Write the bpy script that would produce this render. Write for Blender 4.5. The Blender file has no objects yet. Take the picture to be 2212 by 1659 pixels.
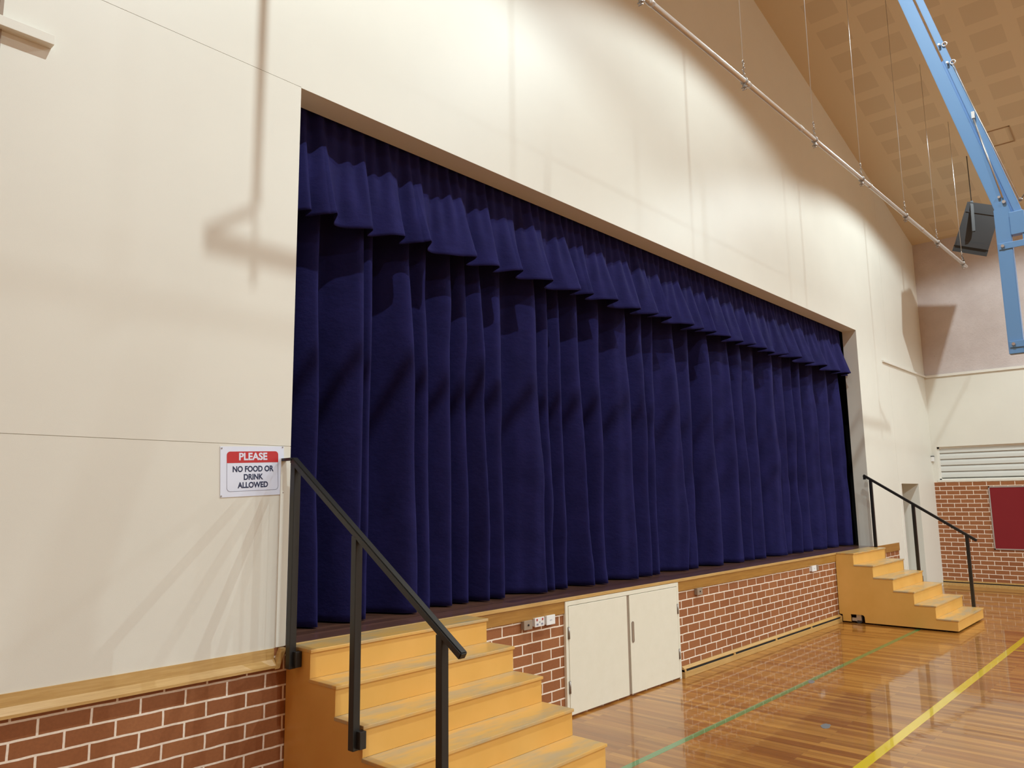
import bpy, bmesh, math, random
from mathutils import Vector, Matrix
random.seed(4)
S = bpy.context.scene
COL = S.collection
# ---------------------------------------------------------------- camera
cd = bpy.data.cameras.new('camera'); cam = bpy.data.objects.new('camera', cd); COL.objects.link(cam)
YAW, PIT, ROL = 0.8317, 0.1478, -0.0134
fw = Vector((math.sin(YAW)*math.cos(PIT), math.cos(YAW)*math.cos(PIT), math.sin(PIT)))
r0 = Vector((math.cos(YAW), -math.sin(YAW), 0)); u0 = r0.cross(fw)
cr = r0*math.cos(ROL)+u0*math.sin(ROL); cu = -r0*math.sin(ROL)+u0*math.cos(ROL)
M = Matrix((cr, cu, -fw)).transposed().to_4x4(); M.translation = Vector((0, -4.3032, 1.8641))
cam.matrix_world = M
cd.sensor_width = 36; cd.lens = 1650.82/2212*36; cd.clip_start = .05; cd.clip_end = 100
S.camera = cam
# ---------------------------------------------------------------- world, lamps, exposure
w = bpy.data.worlds.new('world'); S.world = w; w.use_nodes = True
w.node_tree.nodes['Background'].inputs[0].default_value = (.02, .022, .026, 1)
w.node_tree.nodes['Background'].inputs[1].default_value = 1
S.view_settings.view_transform = 'Standard'; S.view_settings.look = 'None'
S.view_settings.gamma = 1; S.view_settings.use_curve_mapping = False
S.view_settings.exposure = 0.25
LAMP_W = 600
for yy, k in ((-3.1, .92), (-9, 1.05), (-15, 1.0), (-21, 1.0)):
    for xx in (2.2, 7.8, 13.7):
        l = bpy.data.lights.new('hall_lamp', 'SPOT'); l.energy = 1.0*LAMP_W*k*({2.2: 1.15, 7.8: .78, 13.7: .95}[xx] if yy > -4 else {2.2: .6, 7.8: 1.0, 13.7: 1.7}[xx]); l.color = (.83, .965, 1.0)
        l.spot_size = math.radians(146); l.spot_blend = .22; l.shadow_soft_size = .04
        o = bpy.data.objects.new('hall_lamp', l); COL.objects.link(o); o.location = (xx, yy, 8.4 if xx == 7.8 else 8.0)
# ---------------------------------------------------------------- dimensions
XL, XR, YB, H = -1.46, 17.626, -24.0, .996
OX0, OX1, OZ = 2.633, 13.53, 4.642
SL = .268; RX = 8.083; RZ = 7.147+SL*(XR-RX)
def roof(x): return RZ-SL*abs(x-RX)
# ---------------------------------------------------------------- material helpers
def mat(name, col, rough=.6, metal=0, spec=.5, coat=0, coatr=.05, sheen=0):
    m = bpy.data.materials.new(name); m.use_nodes = True
    b = m.node_tree.nodes['Principled BSDF']
    b.inputs['Base Color'].default_value = (*col, 1); b.inputs['Roughness'].default_value = rough
    b.inputs['Metallic'].default_value = metal; b.inputs['Specular IOR Level'].default_value = spec
    b.inputs['Coat Weight'].default_value = coat; b.inputs['Coat Roughness'].default_value = coatr
    b.inputs['Sheen Weight'].default_value = sheen
    return m
def N(m, t, **kw):
    n = m.node_tree.nodes.new(t)
    for k, v in kw.items(): setattr(n, k, v)
    return n
def L(m, a, b): m.node_tree.links.new(a, b)
def bsdf(m): return m.node_tree.nodes['Principled BSDF']
def coords(m, scale=(1, 1, 1), loc=(0, 0, 0), rot=(0, 0, 0)):
    g = N(m, 'ShaderNodeNewGeometry'); mp = N(m, 'ShaderNodeMapping')
    mp.inputs['Scale'].default_value = scale; mp.inputs['Location'].default_value = loc; mp.inputs['Rotation'].default_value = rot
    L(m, g.outputs['Position'], mp.inputs['Vector']); return mp.outputs['Vector']
def noise(m, vec, scale, detail=3, rough=.55):
    n = N(m, 'ShaderNodeTexNoise'); n.inputs['Scale'].default_value = scale
    n.inputs['Detail'].default_value = detail; n.inputs['Roughness'].default_value = rough
    L(m, vec, n.inputs['Vector']); return n.outputs['Fac']
def ramp(m, fac, stops):
    r = N(m, 'ShaderNodeValToRGB'); e = r.color_ramp.elements
    while len(e) < len(stops): e.new(.5)
    for q, (p, c) in zip(e, stops): q.position = p; q.color = (*c, 1)
    L(m, fac, r.inputs['Fac']); return r.outputs['Color']
def mix(m, fac, a, b, mode='MIX'):
    x = N(m, 'ShaderNodeMix', data_type='RGBA', blend_type=mode)
    for s, v in ((x.inputs[0], fac), (x.inputs[6], a), (x.inputs[7], b)):
        if isinstance(v, (int, float)): s.default_value = v
        elif isinstance(v, tuple): s.default_value = (*v, 1)
        else: L(m, v, s)
    return x.outputs[2]
def bump(m, h, strength=.2, dist=.01):
    b = N(m, 'ShaderNodeBump'); b.inputs['Strength'].default_value = strength; b.inputs['Distance'].default_value = dist
    L(m, h, b.inputs['Height']); L(m, b.outputs['Normal'], bsdf(m).inputs['Normal'])
def setcol(m, c): L(m, c, bsdf(m).inputs['Base Color'])
# ---------------------------------------------------------------- materials
CREAM = mat('cream_paint', (.74, .70, .56), .47, spec=.35)
v = coords(CREAM); n1 = noise(CREAM, v, .9, 4); n2 = noise(CREAM, v, 260, 2)
setcol(CREAM, ramp(CREAM, n1, [(.3, (.76, .735, .655)), (.7, (.80, .775, .69))])); bump(CREAM, n2, .06, .004)
TRIMW = mat('white_paint', (.80, .77, .70), .4)
DOORW = mat('cupboard_paint', (.80, .76, .62), .42)
v = coords(DOORW); n1 = noise(DOORW, v, 9, 5, .7)
setcol(DOORW, ramp(DOORW, n1, [(.2, (.60, .55, .42)), (.30, (.79, .745, .61)), (.8, (.83, .785, .655))]))
REND = mat('rendered_block', (.62, .53, .50), .8)
v = coords(REND); n1 = noise(REND, v, 1.6, 6, .6); n2 = noise(REND, v, 28, 5, .7)
c1 = ramp(REND, n1, [(.3, (.56, .48, .46)), (.7, (.68, .60, .58))])
setcol(REND, mix(REND, ramp(REND, n2, [(.28, (1, 1, 1)), (.34, (0, 0, 0))]), c1, (.34, .27, .24)))
bump(REND, n2, .5, .02)
def brick(name, swap, ox, oz, c1, c2, mortar):
    m = mat(name, c1, .62, spec=.35)
    g = N(m, 'ShaderNodeNewGeometry'); s = N(m, 'ShaderNodeSeparateXYZ'); c = N(m, 'ShaderNodeCombineXYZ')
    L(m, g.outputs['Position'], s.inputs[0])
    ax = N(m, 'ShaderNodeMath', operation='ADD'); ax.inputs[1].default_value = 24-ox
    az = N(m, 'ShaderNodeMath', operation='ADD'); az.inputs[1].default_value = .086*40-oz
    L(m, s.outputs[1 if swap else 0], ax.inputs[0]); L(m, s.outputs[2], az.inputs[0])
    L(m, ax.outputs[0], c.inputs[0]); L(m, az.outputs[0], c.inputs[1])
    b = N(m, 'ShaderNodeTexBrick', offset=.5, offset_frequency=2)
    b.inputs['Scale'].default_value = 1; b.inputs['Mortar Size'].default_value = .006
    b.inputs['Mortar Smooth'].default_value = .15; b.inputs['Bias'].default_value = 0
    b.inputs['Brick Width'].default_value = .24; b.inputs['Row Height'].default_value = .086
    b.inputs['Color1'].default_value = (*c1, 1); b.inputs['Color2'].default_value = (*c2, 1); b.inputs['Mortar'].default_value = (*mortar, 1)
    # slightly uneven joints
    nz = N(m, 'ShaderNodeTexNoise'); nz.inputs['Scale'].default_value = 9; L(m, c.outputs[0], nz.inputs['Vector'])
    vm = N(m, 'ShaderNodeVectorMath', operation='SCALE'); vm.inputs['Scale'].default_value = .008
    vs = N(m, 'ShaderNodeVectorMath', operation='SUBTRACT'); vs.inputs[1].default_value = (.5, .5, .5)
    L(m, nz.outputs['Color'], vs.inputs[0]); L(m, vs.outputs[0], vm.inputs[0])
    va = N(m, 'ShaderNodeVectorMath', operation='ADD'); L(m, c.outputs[0], va.inputs[0]); L(m, vm.outputs[0], va.inputs[1])
    L(m, va.outputs[0], b.inputs['Vector'])
    f = noise(m, c.outputs[0], 60, 3)
    col = mix(m, .35, b.outputs['Color'], ramp(m, f, [(.3, (.6, .6, .6)), (.7, (1.0, 1.0, 1.0))]), 'MULTIPLY')
    setcol(m, col)
    inv = N(m, 'ShaderNodeMath', operation='SUBTRACT'); inv.inputs[0].default_value = 1; L(m, b.outputs['Fac'], inv.inputs[1])
    bump(m, inv.outputs[0], .35, .006)
    return m
B1, B2, MO = (.37, .142, .052), (.31, .108, .038), (.97, .84, .70)
BR_L = brick('brick_left', False, 1.19+.12, .8485, B1, B2, MO)
BR_R = brick('brick_stage_front', False, 7.329+.12, .8539, B1, B2, MO)
BR_F = brick('brick_far', True, .03, 2.065, B1, B2, MO)
def wood(name, c0, c1, c2, scale, rough=.35, coat=.4):
    m = mat(name, c1, rough, coat=coat, coatr=.15)
    v = coords(m, scale); n = noise(m, v, 6, 5, .65)
    setcol(m, ramp(m, n, [(.25, c0), (.5, c1), (.75, c2)])); return m
FASC = wood('fascia_timber', (.30, .135, .022), (.37, .175, .032), (.45, .23, .05), (.6, 6, 10), .38)
PINE = wood('pine_trim', (.45, .25, .07), (.56, .335, .11), (.64, .41, .16), (.6, 6, 12), .4)
# sprung hall floor : narrow boards running towards the stage
FLO = mat('polished_boards', (.35, .15, .05), .3, spec=.3, coat=.62, coatr=.03)
v = coords(FLO, rot=(0, 0, math.radians(90)), loc=(40, 40, 0))
b = N(FLO, 'ShaderNodeTexBrick', offset=.37, offset_frequency=2); L(FLO, v, b.inputs['Vector'])
b.inputs['Scale'].default_value = 1; b.inputs['Mortar Size'].default_value = .0009; b.inputs['Brick Width'].default_value = 1.7
b.inputs['Row Height'].default_value = .058; b.inputs['Bias'].default_value = -.1
b.inputs['Color1'].default_value = (.34, .125, .020, 1); b.inputs['Color2'].default_value = (.60, .29, .06, 1); b.inputs['Mortar'].default_value = (.13, .05, .015, 1)
g1 = noise(FLO, coords(FLO, (30, .8, 1)), 4, 4, .6); g2 = noise(FLO, coords(FLO, (9, .35, 1)), 1.6, 3, .5)
c1 = mix(FLO, .55, b.outputs['Color'], ramp(FLO, g1, [(.3, (.6, .5, .4)), (.7, (1.15, 1.1, 1.0))]), 'MULTIPLY')
setcol(FLO, mix(FLO, .7, c1, ramp(FLO, g2, [(.3, (.62, .55, .48)), (.65, (1.1, 1.1, 1.1))]), 'MULTIPLY'))
wav = noise(FLO, coords(FLO, (14, 1.2, 1)), 1.0, 2)
cb = N(FLO, 'ShaderNodeBump'); cb.inputs['Strength'].default_value = .12; cb.inputs['Distance'].default_value = .004
L(FLO, wav, cb.inputs['Height']); L(FLO, cb.outputs['Normal'], bsdf(FLO).inputs['Coat Normal']); L(FLO, cb.outputs['Normal'], bsdf(FLO).inputs['Normal'])
STG = mat('stage_boards', (.06, .025, .015), .3, coat=.5, coatr=.12)
v = coords(STG, loc=(40, 40, 0)); b = N(STG, 'ShaderNodeTexBrick', offset=.4); L(STG, v, b.inputs['Vector'])
b.inputs['Scale'].default_value = 1; b.inputs['Mortar Size'].default_value = .001; b.inputs['Brick Width'].default_value = 1.9; b.inputs['Row Height'].default_value = .08
b.inputs['Color1'].default_value = (.11, .048, .030, 1); b.inputs['Color2'].default_value = (.18, .082, .052, 1); b.inputs['Mortar'].default_value = (.02, .01, .006, 1)
setcol(STG, b.outputs['Color'])
GRN = mat('green_court_paint', (.06, .24, .07), .25, coat=.8, coatr=.04)
YEL = mat('yellow_court_paint', (.80, .56, .01), .25, coat=.8, coatr=.04)
CEI = mat('ceiling_panels', (.55, .38, .2), .75)
g = N(CEI, 'ShaderNodeNewGeometry'); s = N(CEI, 'ShaderNodeSeparateXYZ'); L(CEI, g.outputs['Position'], s.inputs[0])
def square(m, out, pitch, off, size):
    a = N(m, 'ShaderNodeMath', operation='SUBTRACT'); L(m, out, a.inputs[0]); a.inputs[1].default_value = off-pitch*60
    f = N(m, 'ShaderNodeMath', operation='MODULO'); L(m, a.outputs[0], f.inputs[0]); f.inputs[1].default_value = pitch
    c = N(m, 'ShaderNodeMath', operation='LESS_THAN'); L(m, f.outputs[0], c.inputs[0]); c.inputs[1].default_value = size
    return c.outputs[0]
sx = square(CEI, s.outputs[0], .5763, 11.777, .385); sy = square(CEI, s.outputs[1], .6, -2.73, .42)
lt = N(CEI, 'ShaderNodeMath', operation='LESS_THAN'); L(CEI, s.outputs[1], lt.inputs[0]); lt.inputs[1].default_value = -.45
an0 = N(CEI, 'ShaderNodeMath', operation='MULTIPLY'); L(CEI, sx, an0.inputs[0]); L(CEI, sy, an0.inputs[1])
an = N(CEI, 'ShaderNodeMath', operation='MULTIPLY'); L(CEI, an0.outputs[0], an.inputs[0]); L(CEI, lt.outputs[0], an.inputs[1])
setcol(CEI, mix(CEI, an.outputs[0], (.66, .54, .37), (.59, .475, .32)))
CUR = mat('navy_wool_curtain', (.03, .025, .125), .85, spec=.15, sheen=.05)
bsdf(CUR).inputs['Sheen Roughness'].default_value = .5; bsdf(CUR).inputs['Sheen Tint'].default_value = (.3, .28, .8, 1)
v = coords(CUR); n1 = noise(CUR, v, 5, 3); n2 = noise(CUR, v, 500, 2)
setcol(CUR, ramp(CUR, n1, [(.3, (.0105, .009, .060)), (.7, (.0155, .013, .082))]))
n3 = noise(CUR, coords(CUR, (1, 1, 1.6)), 14, 4, .6)
ad = N(CUR, 'ShaderNodeMath', operation='MULTIPLY_ADD'); L(CUR, n2, ad.inputs[0]); ad.inputs[1].default_value = .03; L(CUR, n3, ad.inputs[2])
bump(CUR, ad.outputs[0], .25, .02)
STA = mat('ochre_stair_paint', (.76, .42, .10), .42, spec=.4, coat=.15, coatr=.3)
v = coords(STA); n1 = noise(STA, v, 2.5, 4); n2 = noise(STA, coords(STA, (9, 9, 5)), 5, 5, .65)
c1 = ramp(STA, n1, [(.3, (.72, .39, .085)), (.7, (.80, .45, .115))])
setcol(STA, mix(STA, ramp(STA, n2, [(.24, (1, 1, 1)), (.28, (0, 0, 0))]), c1, (.28, .13, .03)))
TRD = mat('worn_tread_paint', (.70, .42, .14), .34, spec=.5, coat=.2, coatr=.2)
v = coords(TRD, (.8, 3, 1)); n1 = noise(TRD, v, 2.6, 5, .6)
setcol(TRD, ramp(TRD, n1, [(.42, (.72, .41, .11)), (.60, (.50, .37, .20)), (.8, (.44, .36, .24))]))
BLK = mat('black_powder_coat', (.016, .015, .014), .38)
BLU = mat('blue_steel_paint', (.17, .38, .72), .38, coat=.2)
STL = mat('galvanised_steel', (.62, .60, .58), .35, metal=.75)
PIPE = mat('silver_pipe_paint', (.66, .62, .58), .32, metal=.35)
DST = mat('dull_steel', (.35, .31, .28), .4, metal=.8)
DGR = mat('charcoal_cabinet', (.035, .035, .037), .55)
WPL = mat('white_plastic', (.85, .85, .84), .3)
BPL = mat('bronze_plate', (.36, .28, .21), .45, metal=.2)
RED = mat('red_felt_board', (.21, .006, .010), .85)
DRK = mat('dark_backstage', (.02, .018, .017), .9)
GAP = mat('shadow_gap_black', (.012, .01, .009), .8)
PAP = mat('laminated_sign_white', (.78, .82, .97), .22, coat=.3)
SRED = mat('sign_red', (.55, .025, .03), .3); SNAV = mat('sign_navy', (.02, .03, .09), .35); SGRY = mat('sign_grey', (.28, .29, .38), .4)
SLAT = mat('roller_shutter_white', (.66, .66, .62), .45)
TAPE = mat('grey_tape', (.20, .20, .20), .4, coat=.3)
RUB = mat('caster_rubber', (.05, .05, .055), .5)
# ---------------------------------------------------------------- geometry helpers
def bm_new(): return bmesh.new()
def add_box(bm, x0, x1, y0, y1, z0, z1, bev=0):
    vs = [bm.verts.new((x, y, z)) for x in (x0, x1) for y in (y0, y1) for z in (z0, z1)]
    fs = [bm.faces.new([vs[i] for i in f]) for f in ((0, 1, 3, 2), (4, 6, 7, 5), (0, 4, 5, 1), (2, 3, 7, 6), (0, 2, 6, 4), (1, 5, 7, 3))]
    if bev:
        es = list({e for f in fs for e in f.edges})
        bmesh.ops.bevel(bm, geom=es, offset=bev, segments=2, affect='EDGES', profile=.6)
def add_prism(bm, pts, axis, a0, a1):
    """pts: 2D polygon in the other two axes (in xyz order)"""
    def P(p, a):
        return {'x': (a, p[0], p[1]), 'y': (p[0], a, p[1]), 'z': (p[0], p[1], a)}[axis]
    A = [bm.verts.new(P(p, a0)) for p in pts]; B = [bm.verts.new(P(p, a1)) for p in pts]
    n = len(pts); bm.faces.new(A); bm.faces.new(B[::-1])
    for i in range(n): bm.faces.new((A[i], A[(i+1) % n], B[(i+1) % n], B[i]))
def add_tube(bm, p0, p1, r, seg=12, cap=True):
    p0, p1 = Vector(p0), Vector(p1); d = (p1-p0).normalized()
    a = d.orthogonal().normalized(); c = d.cross(a)
    R0 = [bm.verts.new(p0+r*(a*math.cos(t)+c*math.sin(t))) for t in [2*math.pi*i/seg for i in range(seg)]]
    R1 = [bm.verts.new(q.co+(p1-p0)) for q in R0]
    for i in range(seg):
        f = bm.faces.new((R0[i], R0[(i+1) % seg], R1[(i+1) % seg], R1[i])); f.smooth = True
    if cap: bm.faces.new(R0[::-1]); bm.faces.new(R1)
def add_bar(bm, p0, p1, wx, wt, xdir=(1, 0, 0), bev=0):
    """rectangular bar: wx along xdir, wt along the perpendicular"""
    p0, p1 = Vector(p0), Vector(p1); d = (p1-p0).normalized(); a = Vector(xdir); a = (a-d*a.dot(d)).normalized(); c = d.cross(a)
    q = [(-1, -1), (1, -1), (1, 1), (-1, 1)]
    A = [bm.verts.new(p0+a*i*wx/2+c*j*wt/2) for i, j in q]; B = [bm.verts.new(p1+a*i*wx/2+c*j*wt/2) for i, j in q]
    fs = [bm.faces.new(A[::-1]), bm.faces.new(B)]+[bm.faces.new((A[i], A[(i+1) % 4], B[(i+1) % 4], B[i])) for i in range(4)]
    if bev: bmesh.ops.bevel(bm, geom=list({e for f in fs for e in f.edges}), offset=bev, segments=2, affect='EDGES')
def add_torus(bm, c, R, r, nrm=(0, 1, 0), seg=16, rs=8, sc=(1, 1)):
    c = Vector(c); n = Vector(nrm).normalized(); a = n.orthogonal().normalized(); b = n.cross(a)
    rings = []
    for i in range(seg):
        t = 2*math.pi*i/seg; e = a*math.cos(t)*sc[0]+b*math.sin(t)*sc[1]; ctr = c+R*e
        en = e.normalized()
        rings.append([bm.verts.new(ctr+r*(en*math.cos(s)+n*math.sin(s))) for s in [2*math.pi*j/rs for j in range(rs)]])
    for i in range(seg):
        for j in range(rs):
            f = bm.faces.new((rings[i][j], rings[(i+1) % seg][j], rings[(i+1) % seg][(j+1) % rs], rings[i][(j+1) % rs])); f.smooth = True
def add_sphere(bm, c, r, sc=(1, 1, 1)):
    bmesh.ops.create_uvsphere(bm, u_segments=12, v_segments=8, radius=r, matrix=Matrix.Translation(c) @ Matrix.Diagonal((*sc, 1)))
def obj(name, bm, m, parent=None, recalc=True):
    if recalc: bmesh.ops.recalc_face_normals(bm, faces=bm.faces)
    me = bpy.data.meshes.new(name); bm.to_mesh(me); bm.free()
    for mm in (m if isinstance(m, (list, tuple)) else [m]): me.materials.append(mm)
    o = bpy.data.objects.new(name, me); COL.objects.link(o)
    if parent:
        o.parent = parent; o.matrix_parent_inverse = parent_inv(parent)
    return o
def parent_inv(p):
    return Matrix.Translation(-p.location) if p.type == 'EMPTY' else Matrix.Identity(4)
def tag(o, label, cat, group=None):
    o['label'] = label; o['category'] = cat
    if group: o['group'] = group
    return o
def thing(name, label, cat, loc, group=None):
    o = bpy.data.objects.new(name, None); COL.objects.link(o); o.location = loc; o.empty_display_size = .1
    return tag(o, label, cat, group)
def struct(name, bm, m):
    o = obj(name, bm, m); o['kind'] = 'structure'; return o
# ---------------------------------------------------------------- floor, ceiling, walls
bm = bm_new(); add_box(bm, XL, XR, YB, 0.25, -.1, 0); floor = struct('floor', bm, FLO)
bm = bm_new(); add_box(bm, XL+.02, 11.79, -1.09, -1.034, -.01, .0006); obj('green_line', bm, GRN, floor)
bm = bm_new(); add_box(bm, XL+.02, XR-.8, -2.32, -2.245, -.01, .0006); obj('yellow_line', bm, YEL, floor)
bm = bm_new(); add_box(bm, 10.93, 10.965, -9, -2.321, -.01, .0006); obj('yellow_line', bm, YEL, floor)
bm = bm_new()
t = .12
for x0, x1 in ((XL-.2, RX), (RX, XR+.2)):
    add_prism(bm, [(x0, roof(x0)), (x1, roof(x1)), (x1, roof(x1)+t), (x0, roof(x0)+t)], 'y', YB-.2, .3)
struct('ceiling', bm, CEI)
TH = .23; g_ = .003
bm = bm_new()
add_box(bm, XL, OX0, 0, TH, .987, 2.205-g_/2)                       # lower left sheet
add_box(bm, XL, OX0, 0, TH, 2.205+g_/2, OZ+.003)                    # middle left sheet
sx_ = 15.22
add_prism(bm, [(XL, OZ+.006), (OX0, OZ+.006), (OX0, OZ), (OX1, OZ), (sx_-g_/2, OZ), (sx_-g_/2, roof(sx_)), (RX, RZ), (XL, roof(XL))], 'y', 0, TH)
DX0, DX1, DZ = 15.33, 16.47, 2.03
add_box(bm, OX1, 14.9, 0, TH, .985, OZ)
add_box(bm, 14.9, sx_-g_/2, 0, TH, 0, OZ)
add_box(bm, sx_+g_/2, DX0, 0, TH, 0, OZ)
add_box(bm, DX0, DX1, 0, TH, DZ, OZ)
add_box(bm, DX1, XR, 0, TH, 0, OZ)
add_prism(bm, [(sx_+g_/2, OZ), (XR, OZ), (XR, roof(XR)), (sx_+g_/2, roof(sx_))], 'y', 0, TH)
add_box(bm, sx_-.02, sx_+.02, .008, TH, 0, 7.7); add_box(bm, XL, OX0, .006, TH, 2.15, 2.25)
wf = struct('wall_front', bm, CREAM)
# lower brickwork of the stage wall
bm = bm_new(); add_box(bm, XL, 2.66, .003, TH, 0, .99); obj('brick_base', bm, BR_L, wf)
bm = bm_new(); add_box(bm, 2.66, 14.9, .003, TH, 0, .99); obj('brick_base', bm, BR_R, wf)
# cover strip beside the opening
bm = bm_new(); add_box(bm, 2.565, 2.633, -.006, .01, .99, 2.128, .002); obj('cover_strip', bm, CREAM, wf)
# alcove behind the doorway at the right
bm = bm_new()
add_box(bm, DX1, DX1+.1, TH, 1.9, 0, 2.5); add_box(bm, DX0-.1, DX0, TH, 1.9, 0, 2.5)
add_box(bm, DX0-.1, DX1+.1, 1.9, 2.0, 0, 2.5); add_box(bm, DX0-.1, DX1+.1, TH, 1.9, DZ, 2.5); add_box(bm, DX0-.1, DX1+.1, .25, 2.0, -.1, 0)
obj('alcove', bm, CREAM, wf)
bm = bm_new()
add_box(bm, DX0-.075, DX0, -.014, .004, .0, DZ+.012, .003)
tr = struct('trim_1', bm, TRIMW)
# far wall (right)
bm = bm_new()
WY0, WZ0, WZ1 = -.10, 2.10, 2.785
add_box(bm, XR, XR+.3, YB, .3, 4.25, 9)
far = struct('wall_right', bm, REND)
bm = bm_new(); add_box(bm, XR, XR+.3, YB, .3, WZ1, 4.25); add_box(bm, XR, XR+.3, WY0, .3, 2.07, WZ1); add_box(bm, XR, XR+.3, YB, WY0, 2.07, WZ0)
add_box(bm, XR+.25, XR+.3, YB, WY0, WZ0, WZ1)
obj('painted_band', bm, CREAM, far)
bm = bm_new(); add_box(bm, XR, XR+.3, YB, .3, 0, 2.07); obj('brick_base', bm, BR_F, far)
bm = bm_new(); add_box(bm, XL-.3, XL, YB, .3, 0, 9); struct('wall_left', bm, BR_F)  # unseen left wall, brick to full height to cut light bounced onto the curtain
bm = bm_new(); add_box(bm, XL-.3, XR+.3, YB-.3, YB, 0, 10); struct('wall_back', bm, CREAM)
# window band with roller slats
bm = bm_new()
def frame_y(bm, x0, x1, y0, y1, z0, z1, t):
    add_box(bm, x0, x1, y0, y1, z0, z0+t); add_box(bm, x0, x1, y0, y1, z1-t, z1); add_box(bm, x0, x1, y1-t, y1, z0, z1); add_box(bm, x0, x1, y0, y0+t, z0, z1)
frame_y(bm, XR+.05, XR+.12, -4.6, WY0, WZ0, WZ1, .035)
win = struct('window_1', bm, TRIMW)
bm = bm_new()
for k in range(5):
    z = WZ0+.05+k*.125
    A = [(XR+.078, z), (XR+.055, z+.015), (XR+.060, z+.07), (XR+.078, z+.118), (XR+.10, z+.118), (XR+.10, z)]
    add_prism(bm, A, 'y', -4.56, WY0-.035)
sl = obj('shutter_slats', bm, SLAT, win)
bm = bm_new(); add_box(bm, XR-.012, XR+.05, -4.7, WY0+.03, 2.068, WZ0+.012, .004); obj('window_sill', bm, CREAM, win)
# conduit strip at 4.25 m, far wall and returning on the stage wall
bm = bm_new(); add_box(bm, XR-.035, XR, YB, 0, 4.235, 4.285, .004); add_box(bm, 14.84, XR, -.035, 0, 4.245, 4.285, .004)
struct('trim_2', bm, TRIMW)
# stage fascia and left pine ledge
bm = bm_new(); add_box(bm, 2.66, 5.345, -.012, .24, .866, H-.004, .002); add_box(bm, 5.345, 7.239, -.012, .24, .964, H-.004); add_box(bm, 7.239, 11.8, -.012, .24, .866, H-.004, .002); add_box(bm, 13.27, 14.9, -.012, .01, .85, .985, .002)
struct('trim_3', bm, FASC)
bm = bm_new(); pr = [(0.01, .987), (-.008, .987), (-.010, .925), (-.040, .893), (-.040, .878), (.01, .872)]
add_prism(bm, pr, 'x', XL, 2.555)
pr2 = [(2.545, .872), (2.575, .872), (2.618, .985), (2.588, .985)]
add_prism(bm, pr2, 'y', -.042, .0)
struct('trim_4', bm, PINE)
# stage floor
bm = bm_new(); add_box(bm, 2.636, 13.527, -.014, .24, H-.03, H, .004); add_box(bm, 1.5, 14.6, .231, 6, H-.03, H); fs_ = struct('floor_stage', bm, STG)
bm = bm_new(); add_box(bm, 2.633, 13.27, -.022, -.004, H-.028, H+.0015, .003); obj('nosing_strip', bm, PINE, fs_)
bm = bm_new()
add_box(bm, 1.4, 1.5, TH, 6, 0, 6); add_box(bm, 14.6, 14.7, TH, 6, 0, 6); add_box(bm, 1.4, 14.7, 6, 6.1, 0, 6); add_box(bm, 1.4, 14.7, TH, 6.1, 6, 6.1)
struct('wall_stage', bm, DRK)
# baseboards with a dark vent groove
def baseboard(name, axis, a0, a1, base, sgn):
    bm = bm_new(); bm2 = bm_new()
    lo = [(-.034, 0), (-.042, 0), (-.045, .004), (-.045, .060), (-.042, .062), (-.036, .062), (-.034, .058)]
    up = [(0, .080), (-.029, .080), (-.033, .083), (-.033, .088), (-.012, .110), (0, .110)]
    gp = [(0, .002), (-.030, .002), (-.026, .079), (0, .079)]
    f = (lambda p: (base+p[0], p[1]))
    add_prism(bm, [f(p) for p in lo], axis, a0+.014, a1-.014); add_prism(bm, [f(p) for p in up], axis, a0+.014, a1-.014)
    n = int(abs(a1-a0)/1.1)
    for k in range(n+1):
        c = a0+(a1-a0)*k/n; c = min(max(c, min(a0, a1)+.02), max(a0, a1)-.02)
        add_prism(bm, [f(p) for p in [(0, .06), (-.04, .06), (-.04, .08), (0, .08)]], axis, c-.02, c+.02)
    for c in (a0, a1-.014): add_prism(bm, [f(p) for p in [(.0, 0), (-.046, 0), (-.046, .088), (-.012, .111), (0, .111)]], axis, c, c+.014)
    add_prism(bm2, [f(p) for p in gp], axis, a0+.014, a1-.014)
    o = struct(name, bm, PINE); obj('vent_gap', bm2, GAP, o); return o
baseboard('baseboard_front', 'x', 7.262, 11.775, 0, 1)
bm = bm_new()
add_box(bm, XR-.045, XR-.034, -8, -.001, 0, .062, .002); add_box(bm, XR-.03, XR, -8, -.001, .082, .110, .003)
br = struct('baseboard_right', bm, PINE)
bm = bm_new(); add_box(bm, XR-.028, XR, -8, -.002, .004, .081); obj('vent_gap', bm, GAP, br)
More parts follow.
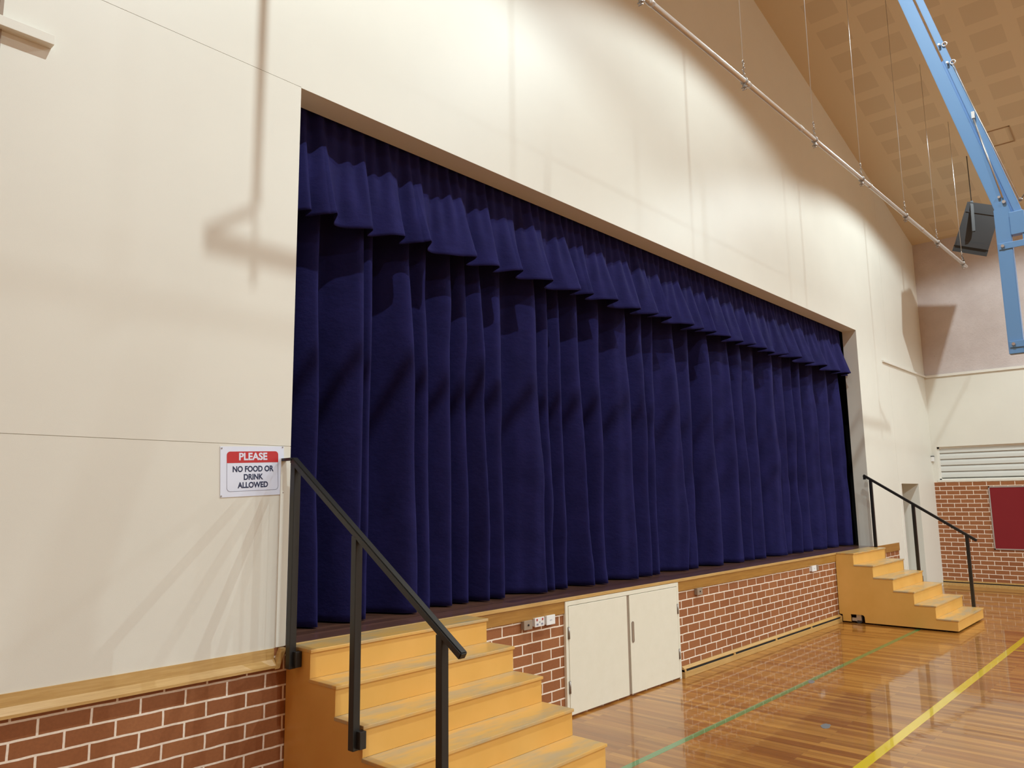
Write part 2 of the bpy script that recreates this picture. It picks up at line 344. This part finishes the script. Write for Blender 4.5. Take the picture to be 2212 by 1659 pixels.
# ---------------------------------------------------------------- under-stage cupboard doors
dl, dr, zd = 5.345, 7.239, .964
bm = bm_new()
add_box(bm, dl, dl+.035, -.022, .01, 0, zd, .002); add_box(bm, dr-.035, dr, -.022, .01, 0, zd, .002); add_box(bm, dl+.035, dr-.035, -.022, .01, zd-.038, zd, .002)
door = struct('door_1', bm, DOORW)
mid = 6.30
for x0, x1, hx, hs in ((dl+.040, mid-.022, dl+.036, 1), (mid+.022, dr-.040, dr-.036, -1)):
    bm = bm_new(); add_box(bm, x0, x1, -.024, .006, .018, zd-.042, .003); lf = obj('door_leaf', bm, DOORW, door)
    for z in (.70, .25):
        bm = bm_new(); add_tube(bm, (hx, -.027, z-.05), (hx, -.027, z+.05), .009, 10); add_box(bm, hx-.012, hx+.012, -.026, -.02, z-.05, z+.05)
        obj('hinge', bm, DST, lf)
    if hs < 0:
        bm = bm_new()
        pts = [(6.365+.02*math.cos(a), .58+(.078 if math.sin(a) > 0 else -.078)+.02*math.sin(a)) for a in [2*math.pi*i/20+.01 for i in range(20)]]
        add_prism(bm, pts, 'y', -.0285, -.02)
        hd = obj('pull_handle', bm, DST, lf); hd['label'] = 'dull metal recessed pull'
        bm = bm_new(); pts = [(6.365+.012*math.cos(a), .58+(.074 if math.sin(a) > 0 else -.074)+.012*math.sin(a)) for a in [2*math.pi*i/20+.01 for i in range(20)]]
        add_prism(bm, pts, 'y', -.0292, -.027); bm.free() if False else obj('pull_recess', bm, BPL, lf)
bm = bm_new(); add_box(bm, mid-.016, mid+.016, -.014, .006, .018, zd-.042, .002); obj('meeting_strip', bm, BPL, door)
# ---------------------------------------------------------------- curtains
RIDG = [(2.2,2.2,.9),(2.45,2.5,.9),(2.78,2.80,.6),(3.03,3.08,0.50),(3.40,3.40,1.00),(3.52,3.50,0.35),(3.86,3.94,1.00),(4.05,4.14,0.40),(4.34,4.36,0.45),(4.53,4.57,0.50),(4.66,4.77,0.90),(4.97,4.98,0.45),(5.39,5.49,1.00),(5.62,5.67,0.50),(5.80,5.85,0.60),(6.07,6.20,0.90),(6.42,6.43,0.90),(6.93,6.95,1.00),(7.28,7.27,0.90),(7.56,7.50,0.50),(7.93,8.10,1.00),(8.38,8.36,0.50),(8.75,8.90,1.00),(9.33,9.45,1.00),(9.73,9.80,0.80),(10.16,10.15,0.90),(10.72,10.78,1.00),(11.16,11.10,0.60),(11.45,11.36,0.90),(11.83,11.78,0.80),(12.30,12.34,0.80),(12.93,12.90,0.70),(13.42,13.38,0.90)]
rnd = random.Random(11); PH = [rnd.uniform(0, 6.28) for _ in range(40)]; VAL_ = [rnd.uniform(.3, .46) for _ in range(60)]; AMP = [rnd.uniform(.8, 1.15) for _ in range(60)]
def sstep(t): return .5-.5*math.cos(math.pi*min(max(t, 0), 1))
DXC = 0
def curtain_y(x, z):
    t = (3.9-z)/2.9
    xs = [a+(b-a)*min(max(t, -.2), 1) for a, b, _ in RIDG]
    for i in range(len(xs)-1):
        if xs[i] <= x <= xs[i+1] or i == len(xs)-2: break
    sp = xs[i+1]-xs[i]; u = (x-xs[i])/sp
    y0 = .30+(1-RIDG[i][2])*.11; y1 = .30+(1-RIDG[i+1][2])*.11
    D = min(.38, 1.15*sp)*AMP[i]; yv = max(y0, y1)*.5+min(y0, y1)*.5+D; uv = VAL_[i]
    if u < uv: y = y0+(yv-y0)*sstep(u/uv)
    else:
        q = (u-uv)/(1-uv); y = yv+(y1-yv)*(sstep(q)*.85+.15*q)
    global DXC
    DXC = -.06*min(sp, .5)*min(1, max(0, (y-min(y0, y1))/D))
    k = .55+.45*min(1, max(0, (4.0-z)/1.2))
    y = .36+(y-.36)*k
    sub = math.sin(x*17.3+PH[4]+1.7*math.sin(x*2.9)+.5*math.sin(z*.9+x))
    y += .030*max(0, sub)**2*(.5+.5*math.sin(x*4.3+PH[6]))*min(1, sp/.35)
    y += .008*math.sin(x*31+PH[0]+.6*math.sin(z*1.3)+2*math.sin(x*1.7))+.005*math.sin(x*57+PH[1]+z*.8)
    y += .010*math.sin((x*1.3+z)*7+PH[7])*max(0, math.sin(x*2.3+z*1.9+PH[8]))**3
    lowz = max(0, 1.6-z)
    y += .03*lowz*math.sin(x*9.7+PH[2])*.6+.012*math.sin(z*4.1+x*2.2+PH[3])*math.sin(x*3.7)
    return y
def cloth(name, fx, x0, x1, z0, z1, nx, nz, hem, parent=None, zf=None):
    bm = bm_new(); rows = []
    for j in range(nz+1):
        z = z0+(z1-z0)*(j/nz)
        row = []
        for i in range(nx+1):
            x = x0+(x1-x0)*i/nx; zz = z+(zf(x, z) if zf else 0)
            y = fx(x, zz)
            row.append(bm.verts.new((x+(DXC if name == 'stage_curtain' else 0), y+hem(zz), zz)))
        rows.append(row)
    for j in range(nz):
        for i in range(nx):
            f = bm.faces.new((rows[j][i], rows[j][i+1], rows[j+1][i+1], rows[j+1][i])); f.smooth = True
    o = obj(name, bm, CUR, parent, recalc=False)
    sm = o.modifiers.new('thick', 'SOLIDIFY'); sm.thickness = .004; sm.offset = 1
    return o
hemc = lambda z: .003*math.exp(-((z-1.10)/.006)**2)
tag(cloth('stage_curtain', curtain_y, 2.25, 8.06, 1.008, 4.55, 620, 70, hemc), 'navy blue pleated stage curtain, left half behind the near stairs', 'curtain', 'main stage curtains')
tag(cloth('stage_curtain', lambda x, z: curtain_y(x, z)+(.06*max(0, min(1, (8.4-x)/.25))), 8.075, 13.44, 1.008, 4.55, 560, 70, hemc), 'navy blue pleated stage curtain, right half reaching the far jamb', 'curtain', 'main stage curtains')
VR = [2.5, 2.66, 2.82, 2.97, 3.32, 3.63, 3.84, 4.35, 4.67, 4.95, 5.34, 5.78, 6.02, 6.42, 6.84, 7.21, 7.48, 7.96, 8.27, 8.54, 8.94, 9.32, 9.7, 10.03, 10.36, 10.71, 11.14, 11.62, 12.19, 12.79, 13.29, 13.6]
VW = [rnd.uniform(.75, 1.0) for _ in VR]; VV = [rnd.uniform(.25, .42) for _ in VR]
def val_y(x, z):
    t = min(max((4.62-z)/.76, 0), 1)
    for i in range(len(VR)-1):
        if x <= VR[i+1]: break
    sp = VR[i+1]-VR[i]; u = (x-VR[i])/sp; uv = VV[i]
    if u < uv: p = VW[i]*(1-sstep(u/uv))
    else: q = (u-uv)/(1-uv); p = VW[i+1]*(.75*sstep(q)+.25*q**1.5)
    A = (.012+.23*t**1.2)
    y = .285-A*p*min(1, .55+sp)-.02*t
    tight = (1-t)**.8
    y += .017*tight*math.sin(x*2*math.pi/.115+1.5*math.sin(x*3.1))+.006*math.sin(x*2*math.pi/.21+PH[5]+2*math.sin(z*2))
    y += .004*math.sin(x*41+z*6)
    return y
hemv = lambda z: .004*math.exp(-((z-3.925)/.006)**2)
tag(cloth('curtain_valance', val_y, 2.55, 13.5, 3.858, 4.72, 1100, 34, hemv, zf=lambda x, z: (.012*math.sin(x*5.3)+.006*math.sin(x*13))*(4.72-z)/.86), 'gathered navy blue valance across the top of the stage opening', 'valance')
bm = bm_new(); add_tube(bm, (2.3, .36, 4.60), (13.6, .36, 4.60), .02); tag(obj('curtain_track', bm, DST), 'steel track holding the stage curtains above the valance', 'curtain track')
# ---------------------------------------------------------------- staircases
P0, TR, WD = .272, .2583, 1.483
def staircase(x0, label, notch):
    root = thing('staircase', label, 'stairs', (x0+WD/2, -.8, 0), 'wooden stage stairs')
    zt = lambda i: H*(1-i/6); yn = lambda i: -(P0+TR*i); zb = .022
    prof = [(-.005 if x0 < 5 else -.05, zb)]
    if notch: prof += [(-.165, zb), (-.165, .124), (-.325, .126), (-.345, .118), (-.356, .10), (-.36, zb)]
    prof += [(yn(5)+.015, zb)]
    for i in range(5, -1, -1):
        prof += [(yn(i)+.015, zt(i)-.02)]
        if i: prof += [(yn(i-1)+.015, zt(i)-.02)]
    prof += [(-.005 if x0 < 5 else -.005, zt(0)-.02)]
    if x0 > 5: prof += [(-.005, .12), (-.05, .115)]
    for k, xa in enumerate((x0, x0+WD-.018)):
        pf = prof if (k == 0 or not notch) else [p for p in prof if not (p[1] < .13 and -.37 < p[0] < -.16)]
        bm = bm_new(); add_prism(bm, pf, 'x', xa, xa+.018); obj('side_panel', bm, STA, root)
    for i in range(6):
        bm = bm_new(); yb_ = -.024 if i == 0 else yn(i-1)+.015
        add_box(bm, x0-.006, x0+WD+.006, yn(i), yb_+(.0 if i == 0 else -.0005), zt(i)-.02, zt(i), .004); obj('tread', bm, TRD, root)
        bm = bm_new(); z0 = zb if i == 5 else zt(i+1)
        add_box(bm, x0+.001, x0+WD-.001, yn(i)+.013, yn(i)+.030, z0+.0005, zt(i)-.0205); obj('riser', bm, STA, root)
    for cx, cy in ((x0+.06, -.28), (x0+WD-.06, -.28), (x0+.06, -1.42), (x0+WD-.06, -1.42)):
        bm = bm_new(); add_box(bm, cx-.03, cx+.03, cy-.045, cy+.045, .125, .132); add_box(bm, cx-.024, cx-.018, cy-.02, cy+.05, .04, .125); add_box(bm, cx+.018, cx+.024, cy-.02, cy+.05, .04, .125)
        c = obj('caster', bm, STL, root)
        bm = bm_new(); add_tube(bm, (cx-.015, cy+.02, .05), (cx+.015, cy+.02, .05), .05, 24); obj('wheel', bm, RUB, c)
    if notch:
        bm = bm_new(); add_box(bm, x0+.03, x0+.05, -.24, -.17, .03, .075); obj('brake_plate', bm, STL, root)
    return root
staircase(2.644, 'near ochre painted wooden staircase in front of the left end of the stage', False)
staircase(11.791, 'far ochre painted wooden staircase with caster cut-out, right end of stage', True)
def handrail(x, y0, z0, y1, z1, posts, label, side, wall):
    root = thing('handrail', label, 'handrail', (x, -.76, 1.0), 'black stair handrails')
    bm = bm_new(); add_bar(bm, (x, y0, z0), (x, y1, z1), .045, .04, bev=.006); obj('top_rail', bm, BLK, root)
    for py, pz in posts:
        zt = z0+(z1-z0)*(py-y0)/(y1-y0)-.012
        bm = bm_new(); add_box(bm, x-.0225, x+.0225, py-.0225, py+.0225, pz, zt, .004); po = obj('post', bm, BLK, root)
        bm = bm_new(); lg = .0415 if side > 0 else .0235; add_box(bm, min(x, x+side*lg), max(x, x+side*lg), py-.055, py-.015, pz+.01, pz+.10, .003); obj('mounting_lug', bm, BLK, po)
    bm = bm_new()
    if wall == 'L': add_box(bm, x-.034, x, -.10, -.0065, z0-.005, z0+.012)
    else: add_box(bm, x-.012, x+.012, -.04, -.0005, z0-.07, z0-.015)
    obj('wall_bracket', bm, BLK, root)
    return root
handrail(2.60, -.09, 2.115, -1.60, 1.130, ((-.12, .877), (-.757, .545), (-1.453, .19)), 'black steel handrail on the left side of the near stage stairs', 1, 'L')
handrail(13.307, -.005, 2.155, -1.556, 1.135, ((-.11, .85), (-.72, .48), (-1.43, .06)), 'thin black handrail on the far stage stairs beside the doorway', -1, 'R')
# ---------------------------------------------------------------- sign
def text_mesh(name, body, size, m, loc, rot, parent, thick=.0, sx=1):
    cu_ = bpy.data.curves.new(name, 'FONT'); cu_.body = body; cu_.size = size; cu_.align_x = 'CENTER'; cu_.align_y = 'CENTER'
    cu_.offset = thick; cu_.extrude = .0003; cu_.resolution_u = 6
    tmp = bpy.data.objects.new(name+'_src', cu_); COL.objects.link(tmp)
    bpy.context.view_layer.update()
    me = bpy.data.meshes.new_from_object(tmp.evaluated_get(bpy.context.evaluated_depsgraph_get()))
    bpy.data.objects.remove(tmp); bpy.data.curves.remove(cu_)
    me.materials.clear(); me.materials.append(m)
    o = bpy.data.objects.new(name, me); COL.objects.link(o)
    o.parent = parent; o.location = loc; o.rotation_euler = rot; o.scale = (sx, 1, 1)
    return o
sg = thing('notice_sign', 'white laminated notice PLEASE NO FOOD OR DRINK ALLOWED on cream wall left of stage', 'sign', (2.379, 0, 2.045))
sg.rotation_euler = (0, -math.radians(2.4), 0)
def lobj(name, bm, m, parent):
    o = obj(name, bm, m); o.parent = parent; return o
bm = bm_new(); add_box(bm, -.209, .209, -.0035, -.0005, -.149, .149); sh = lobj('sheet', bm, PAP, sg)
def rr(w_, z0, z1, r, top, bot, n=8):
    p = []
    cs = [(w_-r, z1-r, 0, top), (-w_+r, z1-r, 90, top), (-w_+r, z0+r, 180, bot), (w_-r, z0+r, 270, bot)]
    for cx, cz, a0, on in cs:
        if on:
            for k in range(n+1): a = math.radians(a0+90*k/n); p.append((cx+r*math.cos(a), cz+r*math.sin(a)))
        else: p.append((cx+math.copysign(r, cx), cz+math.copysign(r, 1 if a0 < 180 else -1)))
    return p
bm = bm_new(); add_prism(bm, rr(.169, .051, .119, .022, True, False), 'y', -.0044, -.0036); hb = lobj('header_band', bm, SRED, sg)
bm = bm_new(); po = rr(.169, -.118, .119, .022, True, True); pi_ = rr(.1665, -.1155, .1165, .0205, True, True)
A = [[bm.verts.new((p[0], y, p[1])) for p in q] for q in (po, pi_) for y in (-.0043, -.0036)]
n = len(po)
for i in range(n):
    j = (i+1) % n
    bm.faces.new((A[0][i], A[0][j], A[2][j], A[2][i])); bm.faces.new((A[0][i], A[1][i], A[1][j], A[0][j])); bm.faces.new((A[2][i], A[2][j], A[3][j], A[3][i]))
lobj('border_line', bm, SGRY, sg)
RT = (math.radians(90), 0, 0)
text_mesh('header_lettering', 'PLEASE', .060, PAP, (0, -.0048, .086), RT, sg, .0019, 1.0)
for body, z in (('NO FOOD OR', .012), ('DRINK', -.036), ('ALLOWED', -.084)):
    text_mesh('lettering', body, .047, SNAV, (0, -.0040, z), RT, sg, .0016, .88)
for px_, pz_ in ((-.2, .139), (.2, .143), (-.203, -.141), (.2, -.139)):
    bm = bm_new(); add_tube(bm, (px_, -.0065, pz_), (px_, -.003, pz_), .0042, 10); lobj('pin', bm, DST, sg)
# ---------------------------------------------------------------- wall outlets
def outlet(x0, x1, z0, z1, m, label, kind, back=True):
    root = thing('power_outlet' if kind != 'plate' else 'outlet_plate', label, 'power outlet' if kind != 'plate' else 'outlet plate', ((x0+x1)/2, 0, (z0+z1)/2), 'outlets on the stage front')
    bm = bm_new(); add_box(bm, x0+.004, x1-.004, -.026, .004, z0+.004, z1-.004, .002); obj('back_box', bm, m, root)
    bm = bm_new(); add_box(bm, x0, x1, -.036, -.026, z0, z1, .003); fp = obj('face_plate', bm, m, root)
    cx, cz = (x0+x1)/2, (z0+z1)/2
    if kind == 'double':
        for dx in (-.035, .035):
            bm = bm_new(); add_box(bm, cx+dx-.006, cx+dx+.006, -.040, -.036, cz+.012, cz+.028, .001); s_ = obj('switch', bm, SRED, fp); s_['label'] = 'red marked rocker switch'
        for dx in (-.004, .004):
            bm = bm_new(); add_box(bm, cx+dx-.0015, cx+dx+.0015, -.0365, -.0355, cz-.008, cz+.006); obj('socket_slot', bm, DGR, fp)
        for dx in (-.03, .03):
            bm = bm_new(); add_box(bm, cx+dx-.012, cx+dx+.012, -.0368, -.0358, cz-.025, cz-.01); obj('socket_slot', bm, SGRY, fp)
    elif kind == 'data':
        for dx in (-.009, .009):
            bm = bm_new(); add_box(bm, cx+dx-.004, cx+dx+.004, -.0368, -.0355, cz-.006, cz+.003); obj('socket_slot', bm, SGRY, fp)
    elif kind == 'plate':
        bm = bm_new(); add_tube(bm, (cx, -.042, cz), (cx, -.034, cz), .008, 14); obj('socket_hole', bm, GAP, fp)
    return root
outlet(4.79, 4.892, .798, .872, BPL, 'bronze outlet plate with a dark centre hole, nearest the near stairs', 'plate')
outlet(4.925, 5.045, .806, .880, WPL, 'white double power outlet with red switches, middle of the row by the cupboard', 'double')
outlet(5.075, 5.187, .803, .881, WPL, 'white outlet with two small holes, closest to the cupboard door', 'data')
outlet(7.612, 7.725, .795, .870, BPL, 'bronze outlet plate just right of the white cupboard doors', 'plate')
o5 = outlet(10.81, 10.965, .795, .874, WPL, 'white power outlet on the bricks beside the far stairs', 'data')
bm = bm_new(); add_box(bm, 11.01, 11.06, -.03, .004, .80, .872, .003); b5 = obj('switch_box', bm, BPL, o5)
# small white detector/socket in the far corner
sw = thing('wall_sensor', 'small white sensor with black top in the far wall corner by the shutters', 'sensor', (17.57, -.02, 2.55))
bm = bm_new(); add_box(bm, 17.53, 17.61, -.045, 0, 2.49, 2.59, .006); obj('housing', bm, WPL, sw)
bm = bm_new(); add_box(bm, 17.525, 17.615, -.05, 0, 2.59, 2.605, .002); obj('cap', bm, DGR, sw)
# ---------------------------------------------------------------- wall cross (upper left)
cr_ = thing('wall_cross', 'cream crossbar over a thin brown upright, fixed high on the wall at upper left', 'cross', (.93, 0, 4.27))
bm = bm_new(); add_box(bm, .888, .906, -.014, 0, 3.80, 4.62, .001); obj('upright', bm, mat('brown_upright', (.30, .21, .14), .5), cr_)
bm = bm_new(); add_box(bm, .66, 1.133, -.0565, 0, 4.245, 4.298, .002); obj('crossbar', bm, CREAM, cr_)
# ---------------------------------------------------------------- far wall pin board
pb = thing('pin_board', 'red felt pin board with silver frame on the far brick wall', 'pin board', (XR, -2.2, .74))
bm = bm_new(); add_box(bm, XR-.012, XR, -3.4, -.97, .752, 1.948); obj('felt', bm, RED, pb)
bm = bm_new(); frame_y(bm, XR-.02, XR, -3.42, -.955, .738, 1.962, .022); obj('frame', bm, STL, pb)
# ---------------------------------------------------------------- hanging pipe
PZ = 5.6
py_ = lambda x: -1.502-.0098*(x-4.5)
pipe = thing('hanging_pipe', 'long silver curtain pipe hung from the ceiling by thin wires', 'pipe', (8.1, -1.53, PZ))
bm = bm_new(); add_tube(bm, (2.1, py_(2.1), PZ), (14.33, py_(14.33), PZ), .024, 16); obj('tube', bm, PIPE, pipe)
for x in (2.6, 4.70, 6.33, 7.52, 9.60, 11.8):
    bm = bm_new(); add_tube(bm, (x-.03, py_(x), PZ), (x+.03, py_(x), PZ), .0275, 16); obj('pipe_joint', bm, PIPE, pipe)
for x in (2.27, 4.57, 6.257, 7.885, 9.314, 11.018, 12.574, 14.08):
    y = py_(x)
    bm = bm_new(); add_tube(bm, (x, y, PZ+.20), (x, y, roof(x)), .0035 if x > 3 else .016, 6); hg = obj('suspension_hanger', bm, STL, pipe)  # thin wires; unseen left-end one thickened to a rod for its wall shadow
    bm = bm_new(); add_torus(bm, (x, y, PZ+.185), .018, .0045, (0, 1, 0)); add_tube(bm, (x, y, PZ+.16), (x, y, PZ+.13), .005, 8)
    for k, z in enumerate((.12, .09, .06)): add_torus(bm, (x, y, PZ+z), .011, .0035, (0, 1, 0) if k % 2 else (1, 0, 0), 10, 6, (1, 1.3))
    obj('chain', bm, DST, hg)
    bm = bm_new(); add_torus(bm, (x, y, PZ), .030, .008, (1, 0, 0)); add_tube(bm, (x, y, PZ-.03), (x, y, PZ-.075), .006, 8); add_tube(bm, (x, y-.03, PZ-.06), (x, y+.03, PZ-.06), .006, 8)
    add_box(bm, x-.012, x+.012, y-.014, y+.014, PZ-.062, PZ-.035); add_tube(bm, (x-.004, y-.02, PZ-.085), (x-.004, y+.02, PZ-.085), .005, 8)
    obj('clamp', bm, DST, hg)
for x, s_ in ((14.08, 1), (2.27, -1)):
    bm = bm_new(); add_bar(bm, (x, py_(x), PZ+.15), (x+s_*.17, py_(x), PZ+.03), .012, .02, (0, 1, 0)); obj('end_strap', bm, BLK, pipe)
# ---------------------------------------------------------------- basketball hoop support frame
bf = thing('basketball_frame', 'light blue steel basketball hoop support frame hanging from the ceiling', 'basketball frame', (6.06, -3.4, 2.78))
ay = lambda z: -3.415+.259*(z-3.765)
for X in (6.06,):
    Z2 = roof(X)
    bm = bm_new(); add_bar(bm, (X, -3.405, 2.78), (X, -3.405, 3.80), .0525, .088, bev=.003); obj('lower_post', bm, BLU, bf)
    bm = bm_new(); add_bar(bm, (X, ay(3.72)-.004, 3.72), (X, ay(Z2), Z2), .05, .084, bev=.003); am = obj('arm', bm, BLU, bf)
    off = -.125
    bm = bm_new(); add_bar(bm, (X+.006, ay(3.74)-.085, 3.74), (X+.006, ay(Z2)-.088, Z2), .038, .045, bev=.003); obj('rear_arm', bm, BLU, bf)
    bm = bm_new(); z0, z1 = 3.74, 5.03
    add_prism(bm, [(ay(z0), z0), (ay(z0)-.09, z0), (ay(z1)-.088, z1+.03), (ay(z1), z1-.06)], 'x', X+.004, X+.014); obj('web_plate', bm, BLU, bf)
    bm = bm_new(); add_box(bm, X-.022, X+.022, -3.58, -3.512, 2.70, 3.62, .003); obj('backboard_rail', bm, BLU, bf)
    bm = bm_new(); add_box(bm, X-.03, X+.03, -3.535, -3.45, 3.60, 3.76, .003); obj('gusset', bm, BLU, bf)
    for z in (3.53, 2.845):
        bm = bm_new(); add_box(bm, X-.034, X-.026, -3.60, -3.37, z-.022, z+.022, .002); bk = obj('bracket', bm, BLU, bf)
        bm = bm_new(); add_tube(bm, (X-.048, -3.395, z), (X-.03, -3.395, z), .011, 6); obj('bolt', bm, STL, bk)
    bm = bm_new(); add_tube(bm, (X-.034, -3.30, 4.52), (X-.036, -3.425, 3.87), .006, 8); add_box(bm, X-.045, X-.025, -3.315, -3.295, 4.50, 4.55)
    add_tube(bm, (X-.045, -3.43, 3.84), (X-.02, -3.43, 3.84), .012, 6); add_tube(bm, (X-.045, -3.405, 3.88), (X-.02, -3.405, 3.88), .009, 6); obj('adjuster_rod', bm, STL, bf)
    for z in (4.98, 5.14):
        bm = bm_new(); y = ay(z)-.10; add_torus(bm, (X-.02, y-.012, z), .016, .005, (1, 0, 0)); add_tube(bm, (X-.05, y+.02, z), (X, y+.02, z), .008, 6); obj('shackle', bm, STL, bf)
    bm = bm_new(); add_tube(bm, (X-.02, ay(4.98)-.105, 4.97), (X-.02, -3.52, 3.83), .004, 6); obj('cable', bm, STL, bf)
    bm = bm_new(); add_tube(bm, (X-.02, -3.53, 3.84), (X-.02, -3.60, 3.93), .005, 6); add_sphere(bm, (X-.02, -3.525, 3.835), .013); add_sphere(bm, (X-.02, -3.605, 3.94), .014); obj('cable', bm, DST, bf)
# ---------------------------------------------------------------- hanging loudspeaker
sp = thing('loudspeaker', 'large black loudspeaker hung tilted from the ceiling in the far corner', 'loudspeaker', (15.2, -1.6, 6.45))
D_ = (Vector((15.22, -1.62, 6.47))-cam.matrix_world.translation).normalized()
D_ = Vector((.889, .151, .30)).normalized()
U_ = Vector((.155, -.434, -.155)); U_ = (U_-D_*U_.dot(D_)).normalized()
V_ = D_.cross(U_).normalized()
if V_.z < 0: V_ = -V_
C_ = Vector((15.24, -1.65, 6.49))
def sbox(bm, u0_, u1_, v0_, v1_, d0_, d1_, tp=0):
    vs = []
    for d in (d0_, d1_):
        k = 1-tp*(d == d1_)
        for a, b in ((u0_, v0_), (u1_, v0_), (u1_, v1_), (u0_, v1_)): vs.append(bm.verts.new(C_+U_*a*k+V_*b*k+D_*d))
    for f in ((0, 1, 2, 3), (7, 6, 5, 4), (0, 4, 5, 1), (1, 5, 6, 2), (2, 6, 7, 3), (3, 7, 4, 0)): bm.faces.new([vs[i] for i in f])
bm = bm_new(); sbox(bm, -.27, .27, -.34, .43, 0, .42, .12); obj('cabinet', bm, DGR, sp)
bm = bm_new(); sbox(bm, -.275, .275, -.45, -.34, .01, .40, .12); obj('front_grille', bm, mat('speaker_grille', (.025, .025, .026), .7), sp)
bm = bm_new(); sbox(bm, -.245, .245, -.335, -.25, -.012, .0); obj('rear_panel_rib', bm, DGR, sp)
bm = bm_new(); sbox(bm, -.245, .245, .26, .275, -.012, .0); obj('rear_panel_rib', bm, DGR, sp)
bm = bm_new(); Cc = C_-D_*.06; add_bar(bm, Cc+Vector((-.03, .05, -.05)), Cc+Vector((-.06, .03, .50)), .05, .07, U_, .004); obj('hanging_bracket', bm, mat('bracket_grey', (.07, .07, .072), .45, metal=.3), sp)
top = Cc+Vector((-.06, .03, .49)); bm = bm_new(); add_tube(bm, top, (top.x, top.y, roof(top.x)), .007, 6); obj('suspension_cable', bm, BLK, sp)
# ceiling access hatch
hx, hy = 14.84, -2.16
bm = bm_new()
for (a, b, c, d) in ((-.22, .22, -.22, -.205), (-.22, .22, .205, .22), (-.22, -.205, -.22, .22), (.205, .22, -.22, .22)):
    P = [(hx+a, hy+c), (hx+b, hy+c), (hx+b, hy+d), (hx+a, hy+d)]
    lo = [bm.verts.new((x, y, roof(x)-.012)) for x, y in P]; hi = [bm.verts.new((x, y, roof(x)+.01)) for x, y in P]
    bm.faces.new(lo); bm.faces.new(hi[::-1])
    for i in range(4): bm.faces.new((lo[i], lo[(i+1) % 4], hi[(i+1) % 4], hi[i]))
tag(obj('ceiling_hatch', bm, mat('hatch_frame', (.40, .27, .15), .6)), 'small square hatch frame in the sloping ceiling behind the blue frame', 'hatch')
# tape on the floor
for x, y, a, lab in ((7.93, -1.085, .3, 'grey tape patch on the green floor line'), (6.52, -1.75, .1, 'grey tape patch on bare floorboards between green and yellow lines')):
    bm = bm_new(); pts = []
    for k in range(14):
        t_ = 2*math.pi*k/14; rr_ = random.uniform(.8, 1.15); px_, py2 = .075*rr_*math.cos(t_), .035*rr_*math.sin(t_)
        pts.append((x+px_*math.cos(a)-py2*math.sin(a), y+px_*math.sin(a)+py2*math.cos(a)))
    add_prism(bm, pts, 'z', .0, .0016); tag(obj('tape_patch', bm, TAPE), lab, 'tape')
